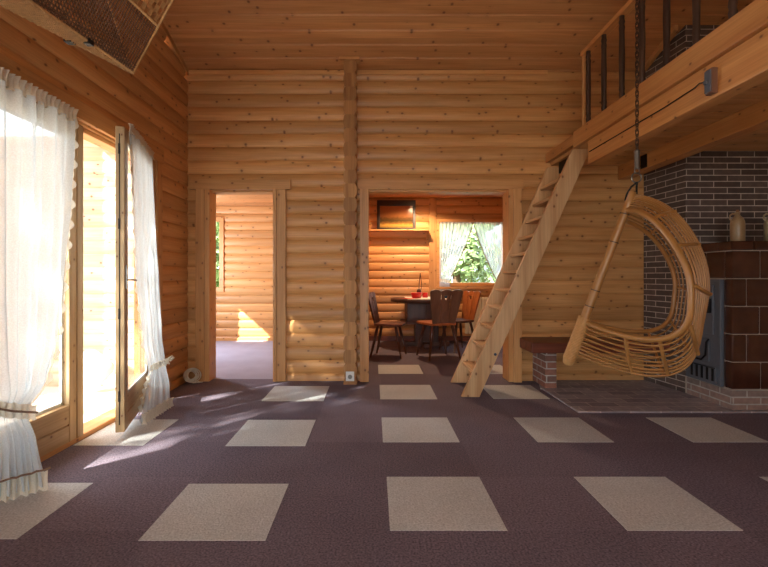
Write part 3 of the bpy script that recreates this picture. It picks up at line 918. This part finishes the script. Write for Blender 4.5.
# ------------------------------------------------------------------ curtains
def lerp(a, b, t): return a + (b - a) * t
def interp(rows, z):
    rows = sorted(rows, key=lambda r: r[0])
    if z <= rows[0][0]: return rows[0][1:]
    for a, b in zip(rows, rows[1:]):
        if a[0] <= z <= b[0]:
            t = (z - a[0]) / (b[0] - a[0]); t = t * t * (3 - 2 * t) * .5 + t * .5
            return tuple(lerp(p, q, t) for p, q in zip(a[1:], b[1:]))
    return rows[-1][1:]
def cloth(rows, z0, z1, pleats, amp, nu=150, nz=60, seed=0, scal=0.0, fold_phase=0.0):
    """rows: (z, xl, yl, xr, yr, ampscale)"""
    rr = random.Random(seed)
    ph = [rr.uniform(0, 6.28) for _ in range(4)]
    bm = B(); grid = []
    for i in range(nz + 1):
        z = lerp(z0, z1, i / nz)
        xl, yl, xr, yr, am = interp(rows, z)
        a, b = Vector((xl, yl)), Vector((xr, yr))
        d = b - a; nrm = Vector((-d.y, d.x)).normalized()
        if nrm.x < 0: nrm = -nrm
        row = []
        for j in range(nu + 1):
            u = j / nu
            uw = u + 0.012 * math.sin(u * 17 + ph[0]) + .01 * math.sin(u * 7 + ph[1] + z * .6)
            off = math.sin(2 * PI * pleats * uw + ph[2]) * amp * am + math.sin(2 * PI * pleats * .43 * uw + ph[3] + z) * amp * .5 * am
            p = a + d * u + nrm * off
            row.append(bm.verts.new((p.x, p.y, z)))
        grid.append(row)
    for i in range(nz):
        for j in range(nu):
            f = bm.faces.new([grid[i][j], grid[i][j+1], grid[i+1][j+1], grid[i+1][j]]); f.smooth = True
    return bm
def ruffle(a, b, z, h, n, amp, bm=None, zb=None):
    """gathered strip from a to b (xy), height h, centred on z"""
    bm = bm or B(); a, b = Vector(a), Vector(b); zb = z if zb is None else zb
    d = b - a; nrm = Vector((-d.y, d.x)).normalized()
    N = n * 8; g = []
    for j in range(N + 1):
        u = j / N; s = math.sin(2 * PI * n * u + .8 * math.sin(u * 23)); zz = lerp(z, zb, u)
        col = []
        for k, (dz, am) in enumerate(((-.5, 1.0), (-.1, .35), (.1, .35), (.5, 1.2))):
            p = a + d * u + nrm * s * amp * am
            col.append(bm.verts.new((p.x, p.y, zz + dz * h + .006 * math.sin(u * 91) * abs(dz))))
        g.append(col)
    for j in range(N):
        for k in range(3):
            f = bm.faces.new([g[j][k], g[j+1][k], g[j+1][k+1], g[j][k+1]]); f.smooth = True
    return bm
def edge_lace(rows, z0, z1, side, n, wdt):
    bm = B(); N = n * 8; g = []
    for i in range(N + 1):
        z = lerp(z0, z1, i / N)
        xl, yl, xr, yr, am = interp(rows, z)
        a, b = Vector((xl, yl)), Vector((xr, yr)); d = (b - a).normalized()
        p = b if side > 0 else a
        wv = abs(math.sin(PI * n * i / N)) * wdt + .006
        q = p + d * side * wv; nn = Vector((-d.y, d.x)) * .010 * math.sin(2 * PI * n * i / N * .5)
        g.append((bm.verts.new((p.x, p.y, z)), bm.verts.new((q.x + nn.x, q.y + nn.y, z))))
    for i in range(N):
        f = bm.faces.new([g[i][0], g[i][1], g[i+1][1], g[i+1][0]]); f.smooth = True
    return bm

C1 = [(2.12, -1.865, 1.50, -1.865, 2.72, 1.0), (1.9, -1.86, 1.5, -1.86, 2.71, 1.0), (1.55, -1.85, 1.52, -1.85, 2.67, .9), (0.98, -1.83, 1.58, -1.84, 2.59, .9),
      (0.70, -1.81, 1.65, -1.83, 2.53, .8), (0.50, -1.84, 1.85, -1.81, 2.42, .7), (0.40, -1.86, 2.0, -1.765, 2.22, .5), (0.25, -1.86, 1.98, -1.71, 2.22, 1.0), (0.02, -1.90, 1.98, -1.665, 2.22, 1.3)]
c = empty('sheer_curtain', (-1.87, 2.1, 2.06)); tag(c, 'wide white sheer curtain with ruffled tieback at the left photo edge', 'curtain', 'sheer curtains of the balcony door')
def attach(o, e):
    o.parent = e; o.matrix_parent_inverse = Matrix.Translation(-e.location); return o
attach(build('fabric', cloth(C1, 0.03, 2.06, 13, 0.020, nu=220, seed=2), M['sheer']), c)
bm = ruffle((-1.868, 1.5), (-1.868, 2.74), 2.085, 0.085, 34, 0.018)
attach(build('ruffled_heading', bm, M['lace']), c)
attach(build('lace_edge', edge_lace(C1, 0.42, 2.06, 1, 26, 0.022), M['lace']), c)
bm = ruffle((-1.84, 1.96), (-1.735, 2.24), 0.50, 0.075, 9, 0.014, zb=0.385)
attach(build('tieback', bm, M['lace']), c)
attach(tb('tieback_cord', [(-1.83, 1.95, .505), (-1.79, 2.04, .47), (-1.755, 2.13, .425), (-1.725, 2.24, 0.385)], 0.006, M['lace_dk'], n=6), c)
bm = ruffle((-1.90, 1.965), (-1.655, 2.215), 0.055, 0.10, 9, 0.018)
attach(build('hem_ruffle', bm, M['sheer2']), c)
attach(tb('hem_braid', [(-1.895 + k * .0128, 1.945 + k * .0135 - .008 * math.sin(k * PI / 20), 0.112 + .003 * math.sin(k * 2.3)) for k in range(21)], 0.005, M['lace_dk'], n=6), c)
tb_rod = tb('curtain_rod', [(-1.895, 1.5, 2.085), (-1.895, 2.76, 2.085)], 0.006, M['steel'])
tag(tb_rod, 'thin steel rod carrying the wide left curtain', 'curtain rod')

C2 = [(2.10, -1.64, 2.95, -1.842, 3.62, 1.0), (1.9, -1.64, 2.97, -1.84, 3.63, 1.0), (1.5, -1.665, 3.04, -1.83, 3.65, 1.0), (1.08, -1.70, 3.13, -1.81, 3.67, .9),
      (0.6, -1.73, 3.28, -1.78, 3.66, .7), (0.37, -1.74, 3.37, -1.72, 3.60, .35), (0.2, -1.70, 3.25, -1.69, 3.60, .8), (0.02, -1.68, 3.14, -1.695, 3.62, 1.1)]
c = empty('sheer_curtain', (-1.75, 3.3, 2.06)); tag(c, 'narrow white sheer curtain gathered on the open balcony door leaf', 'curtain', 'sheer curtains of the balcony door')
attach(build('fabric', cloth(C2, 0.03, 2.06, 8, 0.013, nu=150, seed=4), M['sheer']), c)
attach(build('ruffled_heading', ruffle((-1.64, 2.94), (-1.842, 3.64), 2.085, 0.06, 20, 0.013), M['lace']), c)
attach(build('lace_edge', edge_lace(C2, 0.40, 2.05, -1, 24, 0.022), M['lace']), c)
attach(build('tieback', ruffle((-1.735, 3.38), (-1.69, 3.60), 0.37, 0.05, 7, 0.012, zb=.39), M['lace']), c)
attach(tb('tieback_bow', [(-1.70, 3.59, .39), (-1.69, 3.60, .41), (-1.672, 3.62, .425), (-1.668, 3.64, .41), (-1.69, 3.62, .385)], 0.010, M['lace'], n=6), c)
bm = ruffle((-1.665, 3.15), (-1.672, 3.62), 0.05, 0.075, 11, 0.018); ruffle((-1.70, 3.17), (-1.72, 3.34), 0.10, 0.06, 5, 0.014, bm, zb=.33)
attach(build('hem_ruffle', bm, M['sheer2']), c)

# ------------------------------------------------------------------ wicker basket hanging top left
C0 = Vector((-1.213, 2.2, 2.107))
d1 = Vector((-0.345, -1.0, 0)); d2 = Vector((-0.115, -1.0, 0)); upv = Vector((0.126, 0.0, 0.233))
bk = empty('wicker_basket', tuple(C0)); tag(bk, 'large flared wicker basket hanging near the ceiling above the balcony door', 'basket')
O0 = Vector((0, 0, 0)); LN = 0.95
def strand(bm, a, b, r, n=5): tube(bm, [a, b], r, n)
def up_at(s, k):     # flared side point: s along d2, k = height factor
    return d2 * s + upv * k
bm = B()      # woven bottom: solid sheet plus weave
N = 46
def bot(s, q): return (d1 * (1 - q) + d2 * q) * s
vs = [bm.verts.new(v) for v in (O0, d1 * LN, d2 * LN)]
v2 = [bm.verts.new(v + Vector((0, 0, .008))) for v in (O0, d1 * LN, d2 * LN)]
bm.faces.new(vs); bm.faces.new(list(reversed(v2)))
for i in range(3): bm.faces.new([vs[i], vs[(i+1) % 3], v2[(i+1) % 3], v2[i]])
nrm = Vector((0, 0, -1))
for i in range(1, 70):
    s = i * LN / 70
    wv = []
    m = max(4, int(s * 60))
    for j in range(m + 1):
        wv.append(bot(s, j / m) + nrm * (0.002 + 0.006 * ((i + j) % 2)))
    tube(bm, wv, 0.0052, 5)
build('woven_bottom', bm, M['wicker'], bk, recalc=False)
bm = B()      # lower panel of close ribs
for i in range(0, 62):
    s = i * LN / 62
    strand(bm, up_at(s, 0), up_at(s, 1.0), 0.0028)
for k in [0.05, 0.1, .15, 0.3, 0.45, 0.6, 0.75, 0.9]:
    strand(bm, up_at(0, k), up_at(LN, k), 0.003 if k < .2 else 0.0016)
# far narrow side and left side
upl = Vector((-0.10, 0.05, 0.233))
for i in range(0, 62):
    s = i * LN / 62
    strand(bm, d1 * s, d1 * s + upl * 2.2, 0.0030)
for k in [0.2, 0.5, 0.8, 1.1, 1.5, 1.9, 2.2]:
    strand(bm, upl * k, d1 * LN + upl * k, 0.003)
build('ribbed_panel', bm, M['wicker_dk'], bk)
bm = B()
for (a, b) in ((up_at(0, 0), up_at(LN, 0)), (up_at(0, 1), up_at(LN, 1)), (up_at(0, 2.2), up_at(LN, 2.2)), (O0, upv * 2.2), (O0, d1 * LN), (upl * 2.2, d1 * LN + upl * 2.2), (O0, upl * 2.2), (upl * 2.2, upv * 2.2), (d1 * LN, d2 * LN), (d2 * LN, up_at(LN, 2.2)), (d1 * LN, d1 * LN + upl * 2.2), (d1 * LN + upl * 2.2, up_at(LN, 2.2))):
    strand(bm, a, b, 0.0065, 8)
build('rim', bm, M['wicker'], bk)
bm = B()      # upper panel, open chequered weave
for i in range(0, 40):
    s = i * LN / 40
    for j in range(0, 9):
        k = 1.05 + j * 0.125
        if (i + j) % 2: 
            a = up_at(s, k); b = up_at(s + LN / 40, k + .125)
            c_ = up_at(s + LN / 40, k); d_ = up_at(s, k + .125)
            f = bm.faces.new([bm.verts.new(v) for v in (a, c_, b, d_)])
    strand(bm, up_at(s, 1.0), up_at(s, 2.2), 0.002)
build('chequered_panel', bm, M['wicker'], bk)
p = d1 * 0.30; bx('clip', (p.x - .022, p.x + .012, p.y - .02, p.y + .015, -0.012, 0.012), M['iron_dk'], bk)
p = d2 * 0.284; bx('clip', (p.x - .018, p.x + .012, p.y - .02, p.y + .012, -0.012, 0.012), M['iron_dk'], bk)
for q in (upv * 2.2, d1 * LN + upl * 2.2, up_at(LN, 2.2), upl * 2.2):
    top = Vector((q.x, q.y, roof_z(C0.y + q.y) - C0.z))
    tb('hanging_cord', [q, top], 0.003, M['cord'], bk, 6)

# ------------------------------------------------------------------ small things in the living room
sk = empty('wall_socket', (-0.240, 4.384, 0.085)); tag(sk, 'white wall socket at the foot of the projecting log end', 'socket')
bx('plate', (-0.042, 0.042, -0.012, 0.0, -0.048, 0.048), M['white_plastic'], sk, 0.004)
bm = B(); lathe(bm, [(0.022, 0), (0.022, 0.004), (0.017, 0.004), (0.016, 0.001)], n=20); build('outlet_ring', bm, M['steel'], sk, loc=(0, -0.0115, -0.004), rot=(R(90), 0, 0))
bm = B()
rr = random.Random(11)
for k in range(14):
    a0 = rr.uniform(-.45, .45); b0 = rr.uniform(-.7, .7); rad = rr.uniform(.050, .086); ox = rr.uniform(-.012, .012)
    pts = []
    for j in range(28):
        a = 2 * PI * j / 28
        p = Vector((math.cos(a) * rad, rr.uniform(-.001, .001) + k * .003 - .02, math.sin(a) * rad * .85))
        p.rotate(Matrix.Rotation(a0, 3, 'X')); p.rotate(Matrix.Rotation(b0, 3, 'Z'))
        pts.append(p + Vector((ox, 0, .082)))
    tube(bm, pts, 0.0036, 6, closed=True)
tube(bm, [(0.0, -0.03, 0.006), (0.05, -0.04, 0.006), (0.095, -0.02, 0.006), (0.08, 0.01, 0.006), (0.03, 0.0, .03)], 0.0045, 6)
o = build('cable_coil', bm, M['cord'], loc=(-1.835, 4.41, 0.003), rot=(R(-14), 0, R(30)))
tag(o, 'coil of cream cable leaning in the corner beside the bedroom doorway', 'cable')

# ------------------------------------------------------------------ dining room
def chair(loc, rz, m, seatm, legm, label, holes=True, sc_=1.0):
    """plank-back chair; faces +x, back at -x"""
    e = empty('dining_chair', loc, rz); tag(e, label, 'chair', 'dining chairs around the round table')
    bm = B()
    prism(bm, [(-0.17, -0.15), (-0.19, 0), (-0.17, 0.15), (0.0, 0.20), (0.17, 0.21), (0.21, 0.15), (0.22, 0), (0.21, -0.15), (0.17, -0.21), (0.0, -0.20)], 'z', 0.425, 0.455)
    build('seat', bm, seatm, e, 0.006)
    # backrest: three planks fanned, tilted back
    bm = B()
    T = Matrix.Translation((-0.165, 0, 0.45)) @ Matrix.Rotation(R(-12), 4, 'Y')
    H_ = 0.43
    for k in (-1, 0, 1):
        wb, wt = 0.088, 0.128
        yb, yt = k * 0.092, k * 0.133
        n = 8; poly = [(yb - wb / 2, 0), (yb + wb / 2, 0)]
        for i in range(n + 1):
            a = PI * i / n
            poly.append((yt + math.cos(a) * wt / 2, H_ - 0.03 + 0.03 * math.sin(a)))
        if k == 0 and holes:
            # split around a heart-shaped grip hole
            hz0, hz1, hw = H_ - 0.13, H_ - 0.075, 0.026
            prism(bm, [(yb - wb / 2, 0), (yb + wb / 2, 0), (0.052, hz0), (-0.052, hz0)], 'x', -0.011, 0.011, M=T)
            prism(bm, [(-0.052, hz0), (-0.008, hz0), (-hw, hz1 - .01), (-hw + .004, hz1), (-0.0545, hz1)], 'x', -0.011, 0.011, M=T)
            prism(bm, [(0.052, hz0), (0.008, hz0), (hw, hz1 - .01), (hw - .004, hz1), (0.0545, hz1)], 'x', -0.011, 0.011, M=T)
            prism(bm, [(-0.0545, hz1), (0.0545, hz1)] + [(math.cos(PI * i / n) * wt / 2, H_ - 0.03 + 0.03 * math.sin(PI * i / n)) for i in range(n + 1)], 'x', -0.011, 0.011, M=T)
        else:
            prism(bm, poly, 'x', -0.011, 0.011, M=T)
    build('backrest', bm, m, e, 0.002)
    for sx, sy in ((-1, -1), (-1, 1), (1, -1), (1, 1)):
        top = Vector((sx * 0.12, sy * 0.12, 0.43)); bot_ = Vector((sx * 0.21, sy * 0.19, 0.002))
        tb('leg', [top, top.lerp(bot_, .35), bot_], [0.018, 0.021, 0.012], legm, e, 10)
    e.scale = (sc_, sc_, 1.0 + (sc_ - 1) * .4)
    return e
chair((0.20, 5.98, 0), R(-14), M['dark'], M['bench'], M['dark'], 'dark dining chair in profile left of the round table')
chair((0.86, 5.86, 0), R(104), M['chair_grey'], M['chair_lamplit'], M['dark'], 'brown dining chair with its back to the viewer before the table', sc_=1.14)
chair((1.24, 6.42, 0), R(205), M['chair_lamplit'], M['dark'], M['dark'], 'dining chair with orange-lit back right of the table below the window')
# table
TB = (0.80, 6.88, 0)
t = empty('dining_table', TB); tag(t, 'round dark wooden dining table on a broad panelled pedestal', 'table')
bm = B(); lathe(bm, [(0.50, 0.695), (0.535, 0.70), (0.54, 0.74), (0.53, 0.75), (0.0005, 0.7505)], n=56); build('tabletop', bm, M['dark_x'], t)
bm = B(); box(bm, -0.30, 0.34, -0.24, 0.24, 0.40, 0.695); build('apron_box', bm, M['dark_x'], t, 0.006)
bm = B(); box(bm, -0.37, 0.40, -0.29, 0.29, 0.365, 0.40); build('shelf', bm, M['dark_x'], t, 0.006)
bm = B(); box(bm, -0.16, 0.20, -0.12, 0.12, 0.07, 0.365); build('column', bm, M['dark'], t, 0.006)
bm = B(); box(bm, -0.34, 0.38, -0.05, 0.05, 0.0, 0.07); box(bm, -0.05, 0.07, -0.30, 0.30, 0.0, 0.07); build('foot', bm, M['dark_x'], t, 0.006)
for kx, nm in ((-0.22, 0), (0.06, 1)):
    bx('apron_panel', (kx - .06, kx + .2, -0.252, -0.24, 0.44, 0.66), M['dark'], t, 0.004)
tz = 0.7508
o = bx('table_runner', (0.50, 1.10, 6.43, 7.25, tz, tz + 0.003), M['whitecloth'], bevel=0); tag(o, 'white linen runner across the round table', 'cloth')
bm = B(); prism(bm, [(0.40, 6.62), (0.52, 6.48), (0.66, 6.62), (0.52, 6.76)], 'z', tz + .0032, tz + .006)
o = build('napkin', bm, M['redcloth']); tag(o, 'red napkin at the left rim of the table', 'napkin')
bm = B(); lathe(bm, [(0.045, 0), (0.07, 0.006), (0.085, 0.07), (0.088, 0.085), (0.080, 0.083), (0.065, 0.02), (0.001, 0.016)], n=24)
o = build('bowl', bm, M['red'], loc=(0.655, 6.75, tz + .0035)); tag(o, 'red ceramic bowl on the white runner', 'bowl')
bm = B(); lathe(bm, [(0.04, 0), (0.042, 0.01), (0.040, 0.075), (0.036, 0.078), (0.001, 0.07)], n=20)
o = build('candle', bm, M['red'], loc=(0.815, 6.95, tz + .0035)); tag(o, 'short red candle glass behind the bowl', 'candle')
g = empty('pepper_mill', (0.72, 7.0, tz + .0035)); tag(g, 'dark pepper mill with thin tall shaft behind the red bowl', 'pepper mill')
bm = B(); lathe(bm, [(0.03, 0), (0.035, 0.02), (0.02, 0.05), (0.038, 0.09), (0.034, 0.12), (0.012, 0.14)], n=20); build('body', bm, M['dark'], g)
bm = B(); tube(bm, [(0.0, 0, 0.13), (0.008, 0, 0.25), (0.022, 0, 0.38)], 0.008, 6); tube(bm, [(0.03, 0, 0.10), (0.045, 0, 0.2), (0.022, 0, 0.39)], 0.006, 6); build('shaft', bm, M['dark'], g)
for q, (x_, y_) in enumerate(((1.02, 6.62), (1.10, 6.72), (1.18, 6.66))):
    bm = B(); lathe(bm, [(0.028, 0), (0.035, 0.03), (0.036, 0.045), (0.031, 0.044), (0.001, 0.01)], n=16)
    o = build('cup', bm, [M['whitecloth'], M['bolt'], M['white_plastic']][q], loc=(x_, y_, tz + .0003 + (0.003 if x_ < 1.1 else 0)))
    tag(o, ['white cup on the table edge behind the brown chair', 'blue-grey cup between the two pale cups on the table', 'small white cup nearest the window on the table'][q], 'cup', 'cups on the dining table')

# shelf with the framed picture
sh = empty('wall_shelf', (0.43, YE, 1.845)); tag(sh, 'narrow pine wall shelf under the framed picture', 'shelf')
bx('board', (-0.57, 0.49, -0.19, 0.0, 0.0, 0.025), M['trim_x'], sh)
bm = B(); box(bm, -0.57, 0.49, -0.03, 0.0, -0.08, 0.0); build('back_rail', bm, M['trim_x'], sh, 0.003)
bm = B(); prism(bm, [(0, 0), (-0.16, 0), (0, -0.24)], 'x', 0.45, 0.475); build('bracket', bm, M['trim_z'], sh, 0.002)
pc = empty('picture', (0.375, YE - 0.075, 1.872)); tag(pc, 'dark framed landscape picture leaning on the wall shelf', 'picture')
pw, phh = 0.325, 0.50
pc.rotation_euler = (R(4), 0, 0); pc.rotation_euler = (R(-4), 0, 0)
bm = B()
box(bm, -pw, pw, -0.02, 0.02, phh - .095, phh); box(bm, -pw, pw, -0.02, 0.02, 0, 0.035)
box(bm, -pw, -pw + 0.05, -0.02, 0.02, 0.035, phh - .095); box(bm, pw - 0.05, pw, -0.02, 0.02, 0.035, phh - .095)
build('frame', bm, M['frame_dark'], pc, 0.006)
k = NT('landscape_picture')
x, y, z = k.xyz()
nz = k.n('TexNoise', i_Scale=16.0, i_Detail=4.0); k.set(nz.inputs['Vector'], k.comb(k.math('MULTIPLY', x, 1.0), 0.0, k.math('MULTIPLY', z, 2.0)))
zz = k.math('DIVIDE', k.math('ADD', z, k.math('MULTIPLY', k.math('SUBTRACT', nz.outputs[0], 0.5), 0.06)), phh)
colr = k.ramp(zz, [(0.06, srgb(120, 96, 46)), (0.16, srgb(176, 140, 66)), (0.22, srgb(120, 86, 44)), (0.30, srgb(70, 58, 34)), (0.38, srgb(96, 66, 36)), (0.46, srgb(150, 98, 56)), (0.7, srgb(156, 96, 58))])
k.set(k.p.inputs['Base Color'], colr); k.p.inputs['Roughness'].default_value = 0.12
bm = B(); box(bm, -pw + .045, pw - .045, -0.004, 0.006, 0.03, phh - .09); build('landscape', bm, k.m, pc)

# radiator
rd = empty('radiator', (1.95, YE - 0.06, 0.0)); tag(rd, 'cream ribbed radiator under the dining room window', 'radiator')
bm = B()
for i in range(15): box(bm, -0.42 + i * .056, -0.42 + i * .056 + .040, -0.045, 0.02, 0.13, 0.74)
box(bm, -0.42, 0.42, -0.02, 0.0, 0.15, 0.72); box(bm, -0.42, 0.42, -0.02, 0.045, 0.66, 0.70)
build('ribs', bm, M['radiator'], rd, 0.006)
tb('pipe', [(-0.3, 0, 0), (-0.3, 0, 0.15)], 0.011, M['radiator'], rd); tb('pipe', [(0.3, 0, 0), (0.3, 0, 0.15)], 0.011, M['radiator'], rd)

# dining curtains: crossed-edge pair, tied low at each side
def tied(name, xo, xi, xt, label, seed):
    """xo outer edge, xi inner top edge, xt tie position"""
    yy = YE - 0.055
    e = empty(name, (xo, yy, 2.0)); tag(e, label, 'curtain', 'tied curtains of the dining room window')
    bm = B(); nu, nz = 60, 40; g = []
    rr = random.Random(seed); ph = rr.uniform(0, 6)
    for i in range(nz + 1):
        t = i / nz                       # 0 top .. 1 bottom
        z = 1.995 - t * 1.20
        if t < 0.80:
            q = t / 0.80; inner = lerp(xi, xt, q ** 1.25)
        else:
            q = (t - .80) / .20; inner = lerp(xt, xt + (xt - xo) * .15, q)
        row = []
        for j in range(nu + 1):
            u = j / nu
            x_ = lerp(xo, inner, u)
            off = .012 * math.sin(2 * PI * 9 * u + ph) * (1 - .3 * t)
            row.append(bm.verts.new((x_ - e.location.x, off, z - 2.0)))
        g.append(row)
    for i in range(nz):
        for j in range(nu):
            f = bm.faces.new([g[i][j], g[i][j+1], g[i+1][j+1], g[i+1][j]]); f.smooth = True
    build('fabric', bm, M['sheer_win'], e)
    tb('edge_trim', [tuple(r[-1]) for r in [[(lerp(xi, xt, (i / 30) ** 1.25) - xo, -0.012, -0.005 - i / 30 * .96)] for i in range(31)]], 0.0065, M['lace_dk'], e, 6)
    bm = ruffle((xo - xo, -.02), (xt - xo, -.02), 1.035 - 2.0, 0.05, 5, 0.008, zb=1.0 - 2.0); build('tieback', bm, M['lace'], e)
    return e
M['sheer_win'] = sheer_mat('bluish_window_sheer', (0.74, 0.82, 0.95, 1), 0.62)
tied('window_curtain', 1.10, 1.66, 1.27, 'left tied sheer curtain in the dining room window', 1)
tied('window_curtain', 2.22, 1.672, 2.05, 'right tied sheer curtain in the dining room window', 2)
o = tb('curtain_rail', [(1.08, YE - .055, 2.0), (2.25, YE - .055, 2.0)], 0.007, M['white_plastic']); tag(o, 'white curtain rail above the dining window', 'curtain rail')

# ceiling spot
sp = empty('ceiling_spot', (0.68, 6.93, 2.42)); tag(sp, 'small round recessed ceiling spot in the dining room', 'lamp')
bm = B(); lathe(bm, [(0.055, -0.006), (0.055, 0.0)], n=24); build('ring', bm, M['steel'], sp)
k = NT('lit_spot_bulb'); k.p.inputs['Emission Color'].default_value = (1, 0.72, 0.42, 1); k.p.inputs['Emission Strength'].default_value = 12
bm = B(); lathe(bm, [(0.036, -0.012), (0.038, -0.006)], n=20); build('bulb', bm, k.m, sp)
ll = bpy.data.lights.new('spot_light', 'SPOT'); ll.energy = 62; ll.color = (1.0, 0.66, 0.38); ll.spot_size = R(150); ll.spot_blend = 0.5; ll.shadow_soft_size = 0.04
lo = bpy.data.objects.new('spot_light', ll); COL.objects.link(lo); lo.location = (0.68, 6.75, 2.39)
